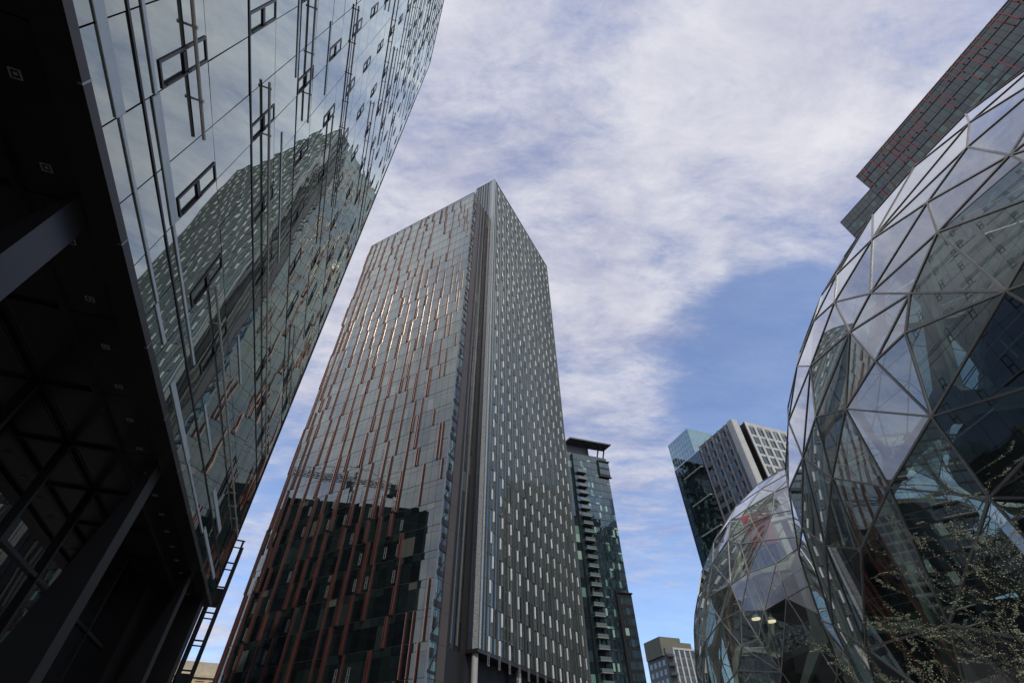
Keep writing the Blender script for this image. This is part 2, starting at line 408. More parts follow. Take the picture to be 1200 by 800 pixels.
# small steel frame tower standing beyond the building's far corner
SF = empty('steel_frame_tower', (-14.2, 24.0, 0)); tag(SF, 'slender dark steel ladder frame standing at the far end of the glass facade', 'steel frame')
Ff = Frame((math.sin(R(-30.95))*27.2, math.cos(R(-30.95))*27.2), 60, 150)
ztop = 27.6*math.tan(R(19.6))+E
post = []
for u, w in ((.0, 0), (-.12,-1.0), (.42, 0), (.50, -.9)):
    m = MB(); Ff.box(m, u-.05, u+.05, w-.05, w+.05, 0, ztop); m.build('post', M['steel'], SF)
for i, z in enumerate(np.arange(.6, ztop+.01, (ztop-.6)/10)):
    m = MB(); z = float(z)
    Ff.box(m, -.12, .5, -.02, .02, z-.03, z+.03); Ff.box(m, -.12, .5, -1.02, -.98, z-.025, z+.025); m.build('rung', M['steel'], SF)
for z in (8.6, 5.3, 2.0):
    m = MB(); Ff.box(m, -.02, .40, -.8, -.06, z, z+.62); m.build('junction_box', M['steel'], SF)
adopt(SF)

# ------------------------------------------------------------------ red-finned tower
C0 = Vector((-5.3, 75.3, 0)); P0 = Vector((-11.07, 68.6, 0))
H1, H2, ZS = 134.7+E, 157+E, 16.3+E
T2 = empty('red_finned_tower', (-20, 90, 0))
tag(T2, 'tall central glass tower with red fins on its left face', 'skyscraper')
FL = Frame(P0.xy, -62.2, 207.8)          # left block front
FSd = Frame(P0.xy, 28, 117.8)            # left block side wall (faces right)
FR = Frame(C0.xy, 28, 118)               # right face
FC = Frame(C0.xy, -62.2, 207.8)          # right block's narrow front
WL = 40.2
mb = MB(); FL.box(mb, .02, WL, -32, -.08, 0, H1-.05); mb.build('left_body', M['joint'], T2)
mb = MB(); FC.box(mb, .08, 7.4, -41.4, -.08, ZS+.1, H2-.05); mb.build('right_body', M['joint'], T2)
mb = MB(); FC.box(mb, 2.6, 7.0, -38, -2.5, 0, ZS); mb.build('right_lobby', M['joint'], T2)
FLOOR = 3.8; zrow = [11.9+E+FLOOR*k for k in range(-3, 34)]
zrow = [z for z in zrow if 0 < z < H1-1] + [H1]
mb = MB(); nu = 27; du = WL/nu
for j in range(len(zrow)-1):
    for i in range(nu):
        FL.quad(mb, i*du+.02, (i+1)*du-.02, 0, zrow[j]+.03, zrow[j+1]-1.03, .0026)
        FL.quad(mb, i*du+.02, (i+1)*du-.02, 0, zrow[j+1]-.99, zrow[j+1]-.03, .0026)
mb.build('left_glazing', M['t2_glass'], T2)
# floor line shadow gaps are the body; thin spandrel trims
mb = MB()
for z in zrow: FL.box(mb, 0, WL, -.06, .03, z-.03, z+.03)
mb.build('floor_trim', M['bronze'], T2)
# red fins (segments jump sideways every few floors)
random.seed(3)
fins = []
cols_u = [0.9, 2.2, 4.0, 6.6, 9.0, 11.7, 13.95, 16.8, 19.5, 23.3, 26.2, 29.2, 32.3, 35.5, 37.6, 39.6]
for ci, u in enumerate(cols_u):
    j = random.randint(0, 2)
    side = 0
    while j < len(zrow)-1:
        L = random.choice([1, 2, 2, 3, 3, 4]) if ci > 2 else random.choice([1, 1, 2, 2])
        j2 = min(j+L, len(zrow)-1)
        dens = .60 if ci < 3 else (.88 if ci < 6 else 1.0)
        if random.random() < dens:
            x = u + side*.62
            m = MB(); FL.box(m, x-.045, x+.045, .0, .28, zrow[j]+.05, zrow[j2]-.05)
            FL.box(m, x-.06, x+.06, .282, .31, zrow[j]+.05, zrow[j2]-.05); m.mi = [0]*6+[1]*6; fins.append(m)
            if ci > 2 and random.random() < .92:
                x2 = x + random.choice([-1, 1, 1])*.40
                zz_ = zrow[min(j+random.choice([1,2]), j2)]-.05
                m = MB(); FL.box(m, x2-.04, x2+.04, .0, .22, zrow[j]+.05, zz_); FL.box(m, x2-.05, x2+.05, .222, .245, zrow[j]+.05, zz_)
                FL.box(m, min(x, x2)+.05, max(x, x2)-.05, .01, .03, zrow[j]+.05, zz_); m.mi = [0]*6+[1]*6+[0]*6; fins.append(m)
        side = 1-side if random.random() < .8 else side
        j = j2
elems_to_parts('red_fin', fins, [M['redfin'], M['finedge']], T2)
# light operable frames low on the left face
fr = []
random.seed(9)
for j in range(1, 17):
    for ci, u in enumerate(cols_u[3:15]):
        if random.random() < .55: continue
        m = MB(); x = u+.75; z = zrow[j]+.5
        for q in ((x, x+.05, z, z+1.7), (x+.35, x+.40, z, z+1.7), (x+.05, x+.35, z, z+.05), (x+.05, x+.35, z+1.65, z+1.7), (x+.05, x+.35, z+.8, z+.86)):
            FL.box(m, q[0], q[1], 0.005, .06, q[2], q[3])
        fr.append(m)
elems_to_parts('window', fr, M['ventframe'], T2)
# edge trims of left face
mb = MB(); FL.box(mb, -.05, .06, -.3, .08, 0, H1); mb.build('corner_trim', M['stripe'], T2)
mb = MB(); FL.box(mb, WL-.02, WL+.12, -.3, .10, 0, H1); mb.build('corner_trim', M['bronze'], T2)
mb = MB(); FL.box(mb, -.05, WL+.1, -.4, .06, H1+.005, H1+.35); mb.build('coping', M['greyfin'], T2)
# left wall (unseen side, in reflections)
Fw = Frame(FL.p(WL, 0, 0).xy, 28, -62.2)
mb = MB()
for i in range(20):
    for j in range(len(zrow)-1): Fw.quad(mb, i*1.6+.03, i*1.6+1.57, .02, zrow[j]+.05, zrow[j+1]-.05, .003)
mb.build('west_glazing', M['t2_glass'], T2)
# side wall: green glass bay, brown band, shallow recess with shade painted black, light lines
mb = MB()
for j in range(len(zrow)-1):
    for (a, b) in ((.12, .62), (.66, 1.22), (1.26, 1.9)):
        FSd.quad(mb, a, b, .0, zrow[j]+.04, zrow[j]+FLOOR*.5-.03, .01); FSd.quad(mb, a, b, .0, zrow[j]+FLOOR*.5+.03, zrow[j+1]-.04, .01)
mb.build('stair_glazing', M['green_glass'], T2)
mb = MB()
for j in range(len(zrow)-1):     # stair flights / braces visible as dark zigzag framing
    z = zrow[j]; rr_ = random.random
    FSd.box(mb, .1, 1.92, .02, .08, z+.05+rr_()*.5, z+.65+rr_()*.6)
    if rr_() < .7: u = .2+rr_()*.9; FSd.box(mb, u, u+.5+rr_()*.3, .085, .14, z+1.5+rr_(), z+2.4+rr_())
    q = rr_()*.5; mb.bar(FSd.p(.2+q, .05, z+.9), FSd.p(1.5+q*.6, .05, z+2.3+q), FSd.w, .12, .05)
    FSd.box(mb, .62, .66, .145, .19, z, z+3.8)
mb.build('stair_frame', M['black'], T2)
mb = MB(); 
for j in range(len(zrow)-1): FSd.box(mb, 1.95, 3.7, -.1, .14, zrow[j]+.01, zrow[j+1]-.02)
mb.build('brown_band', M['brown'], T2)
mb = MB(); FSd.box(mb, 3.75, 8.4, -.2, -.05, ZS-3, H1); mb.build('recess_wall', M['black'], T2)
mb = MB()
for u in (4.6, 6.0, 6.15): FSd.box(mb, u, u+.10, -.05, .16, ZS, H1-.05)
mb.build('recess_line', M['stripe'], T2)
mb = MB(); 
for j in range(4, len(zrow)-1):
    FSd.quad(mb, 4.75, 5.95, -.03, zrow[j]+.1, zrow[j+1]-.1, .004); FSd.quad(mb, 6.35, 7.2, -.03, zrow[j]+.1, zrow[j+1]-.1, .004)
mb.build('recess_glazing', M['murk_glass'], T2)
# right block: narrow front with perforated corner
zr2 = [ZS] + [z for z in [18.35+E+FLOOR*k for k in range(0, 37)] if z < H2-1] + [H2]
mb = MB()
for j in range(len(zr2)-1):
    FC.quad(mb, .92, 1.3, 0, zr2[j]+.02, zr2[j+1]-.02, .004); FC.quad(mb, 1.33, 1.69, 0, zr2[j]+.02, zr2[j+1]-.02, .004)
mb.build('front_glazing', M['blue_glass'], T2)
mb = MB(); FC.box(mb, .0, .88, -.02, .06, ZS, H2); FR.box(mb, .17, .62, -.02, .1, ZS, H2); mb.build('perforated_corner', M['perf'], T2)
mb = MB()
for u in (1.8, 2.75, 3.7, 4.65, 5.6, 6.55): FC.box(mb, u, u+.55, -.06, .02, H1-8, H2)
mb.build('front_upper_panels', M['greyfin'], T2)
# right face
mb = MB(); WR = 41.5; nm = 40; dm = WR/nm
for j in range(len(zr2)-1):
    for i in range(nm):
        FR.quad(mb, i*dm+.02, (i+1)*dm-.02, 0, zr2[j]+.03, zr2[j+1]-.03, .0045)
mb.build('right_glazing', M['t2r_glass'], T2)
mb = MB()
for i in range(nm+1):
    FR.box(mb, i*dm-.045, i*dm+.045, 0, .11 if i % 3 == 0 else .19, ZS, H2)
mb.build('vertical_fins', M['silverfin'], T2)
wp = []; vf = []
for j in range(len(zr2)-2):
    z = zr2[j+1]
    for c in range(13):
        x = 2.55+3.1*c + (.0 if j % 2 == 0 else .70)
        if x > WR-.6 or random.random() < .05: continue
        m = MB(); FR.box(m, x, x+.32, .06, .22, z-2.0, z-.12); wp.append(m)
        m = MB()
        for q in ((x-.02, x+.04, z-3.7, z-2.02), (x+.36, x+.42, z-3.7, z-2.02), (x+.04, x+.36, z-3.7, z-3.62), (x+.04, x+.36, z-2.9, z-2.83)):
            FR.box(m, q[0], q[1], .03, .16, q[2], q[3])
        vf.append(m)
elems_to_parts('sky_glint_slot', wp, M['skyglint'], T2)  # white colour stands in for sky reflected in the slot vents
elems_to_parts('slot_window', vf, M['ventframe'], T2)
mb = MB(); FR.box(mb, WR-.02, WR+.22, -.4, .34, ZS, H2); FR.box(mb, -.06, .16, -.02, .10, ZS, H2); mb.build('corner_trim', M['stripe'], T2)
mb = MB(); FR.box(mb, -.06, WR+.2, -.4, .12, H2+.004, H2+.35); FC.box(mb, .0, 7.5, -.4, .08, H2+.004, H2+.35); mb.build('coping', M['greyfin'], T2)
mb = MB(); FC.box(mb, -.06, 7.4, -41.5, .10, ZS-.45, ZS-.004); mb.build('soffit', M['soffit'], T2)
for u in (.55, 13.2, 25.9, 38.5):
    m = MB(); m.tube(FR.p(u, -.75, 0), FR.p(u, -.75, ZS-.46), .45, n=20); m.build('column', M['conc'], T2, smooth=False)
mb = MB()
for i in range(26):
    for z in (0.2, 5.6, 11.2): Frame(FR.p(0,-4.6,0).xy, 28, 118).quad(mb, i*1.5+.05, i*1.5+1.42, 0, z, z+5.2, .004)
mb.build('lobby_glazing', M['dark_glass'], T2)
adopt(T2)

# ------------------------------------------------------------------ tower behind the domes (top right)
TR = empty('dark_glass_tower', (150, 40, 0))
tag(TR, 'dark glass tower with a stepped top, rising behind the big glass dome', 'skyscraper')
Ft = Frame((116.7, 72.6), 162, 252)
HT, HTl = 150+E, 141.3+E
mb = MB(); Ft.box(mb, 0.05, 70, -35, -.08, 0, HT-.1); Ft.box(mb, -12.7, .04, -30, -.08, 0, HTl-.1); mb.build('body', M['joint'], TR)
mb = MB(); fl = 4.2
k = 0; z = HT
rows = []
while z > 20: rows.append((z-fl, z)); z -= fl
mbg = MB()
for ri, (a, b) in enumerate(rows):
    for i in range(46):
        u = i*1.5
        if ri >= 3:
            Ft.quad(mbg, u+.03, u+1.47, 0, a+.04, a+1.5, .004); Ft.quad(mbg, u+.03, u+1.47, 0, a+1.56, b-.04, .004); continue
        Ft.quad(mb, u+.03, u+1.47, 0, a+.04, a+1.1, .004); Ft.quad(mb, u+.03, u+1.47, 0, a+1.16, b-.04, .004)
z = HTl
while z > 20:
    for i in range(8): Ft.quad(mb, -12.6+i*1.56+.03, -12.6+i*1.56+1.53, 0.0, z-fl+.04, z-2.2, .004); Ft.quad(mb, -12.6+i*1.56+.03, -12.6+i*1.56+1.53, 0.0, z-2.14, z-.04, .004)
    z -= fl
mb.build('glazing', M['tr_glass'], TR); mbg.build('lower_glazing', M['tr_green'], TR)
mb = MB()
for (a, b) in rows: Ft.box(mb, 0, 70, .0, .14, a-.12, a+.12)
z = HTl
while z > 20: Ft.box(mb, -12.7, -.01, .0, .10, z-.07, z+.07); z -= fl
mb.build('floor_trim', M['black'], TR)
mb = MB(); Ft.box(mb, -.1, .12, -.3, .2, HTl, HT); Ft.box(mb, -12.8, -12.6, -.3, .15, 30, HTl+.1); Ft.box(mb, -.1, 70, -.3, .2, HT-.15, HT+.1); Ft.box(mb, 0, 70, .2, .3, HT-1.0, HT-.85); mb.build('edge_trim', M['stripe'], TR)
random.seed(12); fins = []
for i in range(1, 44):
    u = i*1.5+.0
    for r in range(0, 8):
        pr = .55 if r < 2 else .09
        if random.random() < pr:
            a = rows[r][0]; Lf = random.choice([.8, 1.3, 1.9])
            m = MB(); Ft.box(m, u-.13, u+.13, .02, .45, rows[r][1]-fl*Lf+.1, rows[r][1]-.1); fins.append(m)
elems_to_parts('red_fin', fins, M['redpaint'], TR)
adopt(TR)

# ------------------------------------------------------------------ condo tower right of centre
T3 = empty('condo_tower', (34, 190, 0)); tag(T3, 'slim dark condo tower with stacked balconies and a wing-shaped roof canopy', 'condo tower')
Fc = Frame((40.2, 180.7), 69, 159)
H3 = 109+E; f3 = 3.13
mb = MB(); Fc.box(mb, -16.2, 0, -20, -.08, 0, H3); Fc.box(mb, -26, -16.2, -20, -1.6, 0, H3-1); mb.build('body', M['joint'], T3)
mb = MB(); wins = []
nf = int(H3//f3); random.seed(8)
for k in range(nf):
    z = H3-(k+1)*f3
    for i in range(10):
        u = -16.1+i*1.61
        Fc.quad(mb, u+.03, u+1.58, 0, z+.03, z+.75, .004)
        Fc.quad(mb, u+.03, u+.78, 0, z+.80, z+f3-.03, .005); Fc.quad(mb, u+.83, u+1.58, 0, z+.80, z+f3-.03, .005)
    for i in range(6): Fc.quad(mb, -25.9+i*1.6+.03, -25.9+i*1.6+1.57, -1.5, z+.05, z+f3-.05, .004)
mb.build('glazing', M['t3_glass'], T3)
mb = MB(); 
for k in range(nf+1): Fc.box(mb, -16.2, .04, -.05, .05, H3-k*f3-.10, H3-k*f3+.10)
mb.build('floor_edges', M['steel'], T3)
Fcs = Frame((40.2, 180.7), -21, 69)
mb = MB()
for k in range(nf):
    for i in range(12): Fcs.quad(mb, i*1.6+.03, i*1.6+1.57, .02, H3-(k+1)*f3+.1, H3-k*f3-.1, .004)
mb.build('side_glazing', M['t3_glass'], T3)
bl = []
for k in range(2, nf-1):
    z = H3-(k+1)*f3
    m = MB(); Fc.box(m, -15.4, -11.4, .0, 1.55, z-.14, z+.10)
    o = m.build('balcony', M['balc'], T3)
    g = MB(); Fc.box(g, -15.35, -11.45, 1.46, 1.50, z+.12, z+1.12); Fc.box(g, -11.5, -11.45, .05, 1.45, z+.12, z+1.12); g.build('balcony_screen', M['balcglass'], o)
# framed bays
for (u0, u1, z0, z1) in ((-4.6, .9, 100.0+E, 107+E), (-5.6, .9, 28+E, 54.6+E)):
    mb = MB(); Fc.box(mb, u0+.3, u1-.3, .0, .5, z0, z1); Fc.box(mb, u0, u1, .0, .9, z1, z1+.45); Fc.box(mb, u0, u0+.3, .0, .9, z0, z1); Fc.box(mb, u0, u1, .0, .9, z0-.4, z0)
    mb.build('framed_bay', M['steel'], T3)
for (z0, z1) in ((100.2+E, 106.9+E), (28.3+E, 54.4+E)):
    z = z0; mb = MB()
    while z < z1-1:
        for i in range(3): Fc.quad(mb, -4.2+i*1.55+.05, -4.2+i*1.55+1.5, .53, z+.9, min(z+f3, z1)-.1, .004)
        z += f3
    mb.build('bay_glazing', M['t3_glass'], T3)
# roof canopy on struts
mb = MB(); zc = 115.5+E
mb.hexa([Fc.p(-19,-3.4,zc-1.3), Fc.p(1.8,-3.4,zc-.3), Fc.p(2.6,2.2,zc-.2), Fc.p(-17.5,2.2,zc-.9), Fc.p(-19,-3.4,zc-.6), Fc.p(1.8,-3.4,zc+.4), Fc.p(2.6,2.2,zc+.35), Fc.p(-17.5,2.2,zc-.3)])
mb.build('roof_canopy', M['stone_dark'], T3)
mb = MB(); Fc.box(mb, -18, -7, -12, -2, H3, zc-1.7); mb.build('penthouse', M['stone_dark'], T3)
mb = MB(); mb.tube(Fc.p(-3.6,-1.2,H3), Fc.p(-2.2,-1,zc-.3), .32, n=8); mb.tube(Fc.p(-.8,-1.2,H3), Fc.p(.8,-1,zc-.2), .32, n=8); mb.tube(Fc.p(-8,-1.2,H3), Fc.p(-8,-1,zc-.4), .3, n=8); mb.build('canopy_strut', M['steel'], T3)
adopt(T3)

# ------------------------------------------------------------------ stone-piered office behind the small dome
FB = empty('stone_pier_office', (85, 150, 0)); tag(FB, 'pale stone and glass office tower with a teal glass wing, behind the smaller dome', 'office tower')
A1 = Vector((77.6, 137.6, 0)); HB = 98.4+E; LBk = 19.0
Fa = Frame(A1.xy, -21, 249)      # left face (faces left/camera side)
Fb_ = Frame(A1.xy, 69, 159)      # front
mb = MB()
Fa.box(mb, .1, LBk, -2.9, -.15, 0, HB-.1); Fb_.box(mb, 3.0, 5.4, -20, -2.6, 0, HB-2)
Fb_.box(mb, 5.5, 34, -20, -.15, 0, HB-.1); Fb_.box(mb, .16, 5.0, -18.8, -3.0, 0, HB-1.5)
mb.build('body', M['joint'], FB)
mb = MB(); fb = 3.9; nfb = int(HB//fb)
winl = []
for k in range(nfb):
    z = HB-1.0-(k+1)*fb
    for i in range(5):
        for h in range(2):
            u = 1.2+i*3.6+.65+h*1.25
            m = MB(); Fa.quad(m, u, u+1.1, -.06, z+.9, z+3.1, .004); winl.append(m)
    for i in range(6):
        for h in range(2):
            u = 6.9+i*3.6+.5+h*1.35
            m = MB(); Fb_.quad(m, u, u+1.2, -.06, z+.3, z+3.2, .004); winl.append(m)
elems_to_parts('window', winl, M['fb_glass'], FB)
mb = MB()
Fa.box(mb, 0, 1.2, -.15, .22, 0, HB)
mb2 = MB()
for i in range(1, 6): Fa.box(mb2, .1+i*3.6, .75+i*3.6, -.15, .2, 0, HB)
mb2.build('slim_pier', M['stone_shaded'], FB)  # same pale stone, darkened so the colour carries the left face's shade
Fb_.box(mb, .0, 2.6, -2.6, .0, 0, HB+.2)
for i in range(7): Fb_.box(mb, 5.6+i*3.6, 6.7+i*3.6, -.15, .2, 0, HB+.2)
Fb_.box(mb, 5.6, 30, -.6, .16, HB-1.2, HB+.3)
mb.build('stone_pier', M['stone'], FB)
mb = MB()
for k in range(nfb+1):
    z = HB-1.0-k*fb
    Fa.box(mb, .5, LBk, -.15, -.02, z-.75, z+.85)
mb.build('left_spandrel', M['stone_dark'], FB)
mb = MB()
for k in range(nfb+1):
    z = HB-1.0-k*fb; Fb_.box(mb, 5.7, 30, -.15, -.02, z-.65, z+.25)
mb.build('right_spandrel', M['stone'], FB)
mb = MB()
for k in range(nfb):
    z = HB-3-(k+1)*fb
    for i in range(2): Fb_.quad(mb, 2.9+i*1.3, 2.9+i*1.3+1.2, -2.4, z+.2, z+fb-.2, .004)
mb.build('recess_glazing', M['dark_glass'], FB)
mb = MB(); 
for k in range(nfb*3): Fb_.box(mb, 2.75, 5.45, -2.38, -2.3, HB-3-k*1.3-.06, HB-3-k*1.3+.06)
mb.build('recess_rungs', M['stone'], FB)
# glass wing
HG = 108.5+E
mb = MB(); Fa.box(mb, LBk+.15, 35.5, -16, -.05, 0, HB-1.2); mb.build('wing_body', M['joint'], FB)
mb = MB()
for k in range(nfb):
    z = HB-1.2-(k+1)*fb
    for i in range(11):
        u = LBk+.2+i*1.39; Fa.quad(mb, u+.03, u+1.36, .1, z+.04, z+1.9, .006); Fa.quad(mb, u+.03, u+1.36, .1, z+1.95, z+fb-.04, .006)
mb.build('wing_glazing', M['fb_glass'], FB)
mb = MB(); Fw2 = Frame(Fa.p(21.6, .1, 0).xy, 69, 159)
for r in range(5):
    z = HB-1.1+r*2.28
    for i in range(9): Fa.quad(mb, 21.6+i*1.5+.03, 21.6+i*1.5+1.47, .1, z+.03, z+2.25, .004)
    for i in range(7): Fw2.quad(mb, i*1.7+.03, i*1.7+1.67, .0, z+.03, z+2.25, .004)
mb.build('glass_parapet', M['teal_glass'], FB)
mb = MB()
for k in (1, 4, 7, 10, 13, 16): Fa.box(mb, LBk+1, 30.5, .12, .9, HB-4-k*fb*.95-.15, HB-4-k*fb*.95+.15)
mb.build('ledge', M['stone'], FB)
mb = MB(); mb.tube(Fb_.p(8,-6,HB), Fb_.p(8,-6,HB+3), .2); mb.build('roof_mast', M['steel'], FB)
adopt(FB)

# ------------------------------------------------------------------ small far apartment block
SB = empty('apartment_block', (64, 230, 0)); tag(SB, 'small grey apartment block with olive penthouse, far off left of the domes', 'apartment block')
Fs1 = Frame((60.2, 222.4), 69, 159); Fs2 = Frame((60.2, 222.4), -21, 249); HS = 47.4+E
mb = MB(); Fs1.box(mb, .05, 17.5, -14, -.1, 0, HS); mb.build('body', M['stone_dark'], SB)
mb = MB(); Fs1.box(mb, -.3, 14.2, -12, -1.2, HS, HS+2.6); Fs2.box(mb, 1, 13, -9, .9, HS-2.5, HS+4.1); mb.build('penthouse', M['olive'], SB)
mb = MB(); Fs1.box(mb, 3.6, 17.6, -.3, .25, HS-.4, HS+.3)
for u in (3.6, 6.2, 8.8, 11.4, 14.0, 16.9): Fs1.box(mb, u, u+.7, -.1, .15, 0, HS-.4)
mb.build('pale_frame', M['stone'], SB)
wl = []; bl = []
for k in range(14):
    z = HS-3.1-k*3.1
    for u in (4.5, 7.1, 9.7, 12.3, 14.9):
        m = MB(); Fs1.quad(m, u, u+1.7, .02, z+.6, z+2.5, .005); wl.append(m)
    for u in (1.5, 4.6, 7.7, 10.8):
        m = MB(); Fs2.quad(m, u, u+1.8, .03, z+.6, z+2.4, .005); wl.append(m)
    m = MB(); Fs1.box(m, .4, 3.2, -.1, 1.2, z-.1, z+.9); m.build('balcony', M['balc'], SB)
elems_to_parts('window', wl, M['fb_glass'], SB)
adopt(SB)
# ribbed low building
RB = empty('ribbed_garage', (52, 205, 0)); tag(RB, 'low building with a finely ribbed pale screen wall below the small apartment block', 'building')
Fr_ = Frame((44.0, 190.0), 74, 164); HR = 29.6+E
mb = MB(); Fr_.box(mb, 0, 25, -18, -.1, 0, HR-.6); mb.build('body', M['stone_dark'], RB)
mb = MB()
for i in range(63): Fr_.box(mb, i*.4, i*.4+.2, -.05, .2, HR-9, HR)
mb.build('ribbed_screen', M['stone'], RB); adopt(RB)

# tan building beyond the steel frame
TB = empty('tan_brick_building', (-75, 115, 0)); tag(TB, 'tan brick building in the gap left of the red-finned tower', 'brick building')
Ftb = Frame((-74.0, 117.0), 62, 152); HTB = 24.3+E
mb = MB(); Ftb.box(mb, -2, 26, -14, -.15, 0, HTB-2.4); mb.build('wall', M['tan'], TB)
mb = MB(); Ftb.box(mb, -2, 26, -13, -.9, HTB-2.4, HTB); Ftb.box(mb, -2.3, 26.3, -.15, .35, HTB-2.9, HTB-2.45); mb.build('cornice', M['tan_light'], TB)
for k in range(6):
    for i in range(10):
        m = MB(); u = -1+i*2.6; z = HTB-6.0-k*3.6
        Ftb.quad(m, u, u+.75, -.05, z, z+2.0, .003); Ftb.quad(m, u+.85, u+1.6, -.05, z, z+2.0, .003)
        if k < 5 and i < 15: m.build('window', M['dark_glass'], TB)
mb = MB()
for k in range(7):
    Ftb.box(mb, -2, 26, -.14, .0, HTB-4.1-k*3.6+.6, HTB-2.95-k*3.6+.45)
for i in range(11): Ftb.box(mb, -2+i*2.6, -1.1+i*2.6, -.14, .04, 0, HTB-2.95)
mb.build('brick_pier', M['tan'], TB)
adopt(TB)

# ------------------------------------------------------------------ dark block + crane (seen mirrored in the tower)
DB = empty('dark_office_block', (-135, 30, 0)); tag(DB, 'dark office block mirrored in the lower left face of the red-finned tower', 'office block')
Fd = Frame((-99.9, 32.1), -20.5, 69.5)
HD = 78+E
mb = MB(); Fd.box(mb, 0, 48.5, -40, -.1, 0, HD); mb.build('body', M['joint'], DB)
mb = MB()
for k in range(20):
    for i in range(29): Fd.quad(mb, i*1.66+.06, i*1.66+1.57, 0, k*3.95+.3, k*3.95+3.5, .006)
mb.build('glazing', M['murk_glass'], DB)
mb = MB()
for k in range(20): Fd.box(mb, 0, 48.5, -.05, .15, k*4-.15, k*4+.15)
mb.build('floor_edges', M['steel'], DB)
adopt(DB)
CR = empty('tower_crane', (-132.2, 51.6, 0)); tag(CR, 'tower crane mirrored above the dark block in the red-finned tower', 'crane')
def lattice(mb, a, b, w, n):
    a = Vector(a); b = Vector(b); d = (b-a).normalized(); t = Vector((0,0,1)) if abs(d.z) < .9 else Vector((1,0,0))
    x = d.cross(t).normalized()*w/2; y = d.cross(x).normalized()*w/2
    cs = (x+y, x-y, -x-y, -x+y)
    for c in cs: mb.tube(a+c, b+c, .16, n=4)
    for i in range(n):
        p = a+(b-a)*i/n; q = a+(b-a)*(i+1)/n
        for j in range(4): mb.tube(p+cs[j], q+cs[(j+1) % 4], .1, n=4)
CP = Vector((-132.2, 51.6, 0)); dj = Vector((-.235, .972, 0)); Z_ = Vector((0,0,1))
mb = MB(); lattice(mb, CP, CP+Z_*98, 2.0, 26); mb.build('mast', M['crane'], CR)
mb = MB(); lattice(mb, CP+Z_*100-dj*17, CP+Z_*100+dj*46, 1.7, 24); mb.build('jib', M['crane'], CR)
mb = MB(); lattice(mb, CP+Z_*101, CP+Z_*107, 1.4, 3); mb.tube(CP+Z_*107, CP+Z_*101+dj*30, .13, n=4); mb.tube(CP+Z_*107, CP+Z_*101-dj*15, .13, n=4); mb.build('tie_frame', M['crane'], CR)
def blk(c, a, b, h):
    m = MB(); m.hexa([c+dj*i+Vector((dj.y,-dj.x,0))*j+Z_*k for k in (-h, h) for i, j in ((-a,-b),(a,-b),(a,b),(-a,b))]); return m
blk(CP+Z_*98.6-dj*15.5, 2.2, 1.4, 2.0).build('counterweight', M['crane'], CR)
blk(CP+Z_*97.5+dj*2.2, 1.1, 1.1, 1.3).build('cab', M['crane'], CR)
adopt(CR)
# buildings behind the photographer (only mirrored in the domes and facade)
def backblock(label, O, head, out, W, Dp, H, mat, pier):
    r = empty('city_block', (O[0], O[1], 0)); tag(r, label, 'building')
    f = Frame(O, head, out)
    mb = MB(); f.box(mb, 0, W, -Dp, -.15, 0, H); mb.build('body', pier, r)
    mb = MB(); n = int(W//3); k = int(H//4)
    for j in range(k):
        for i in range(n): f.quad(mb, i*3+.35, i*3+2.75, -.1, j*4+.9, j*4+3.4, .005)
    mb.build('glazing', mat, r)
    mb = MB()
    for i in range(n+1): f.box(mb, i*3-.2, i*3+.25, -.15, .15, 0, H)
    for j in range(k+1): f.box(mb, 0, W, -.15, .03, j*4-.2, j*4+.6)
    mb.build('facade_grid', pier, r); adopt(r)
backblock('grey gridded block behind the viewpoint, mirrored low in the big dome', (20, -62), 249, 339, 60, 25, 46, M['fb_glass'], M['stone_dark'])
backblock('pale gridded block across the street behind the viewpoint, mirrored in the big dome', (74, -74), 249, 339, 42, 25, 88, M['t2_glass'], M['conc'])

BT = empty('balcony_tower', (-90, 95, 0)); tag(BT, 'dark apartment tower with pale balcony bands, mirrored low in the large dome', 'apartment tower')
Fbt = Frame((-70, 108), 231, 141)
mb = MB(); Fbt.box(mb, 0, 44, -18, -.1, 0, 92); mb.build('body', M['joint'], BT)
mb = MB()
for k in range(29):
    for i in range(26): Fbt.quad(mb, i*1.69+.05, i*1.69+1.6, 0, k*3.15+.3, k*3.15+2.9, .005)
mb.build('glazing', M['t3_glass'], BT)
for k in range(1, 29):
    for u in (3, 24):
        mb = MB(); Fbt.box(mb, u, u+6.5, .0, 1.6, k*3.15-.12, k*3.15+.12); mb.build('balcony', M['stone'], BT)
adopt(BT)
backblock('unseen grey tower added beyond the tan building to darken reflections in the large dome', (-133, 208), 238, 148, 48, 20, 125, M['fb_glass'], M['stone_dark'])  # added out of view to close a bright sky gap in the dome reflection
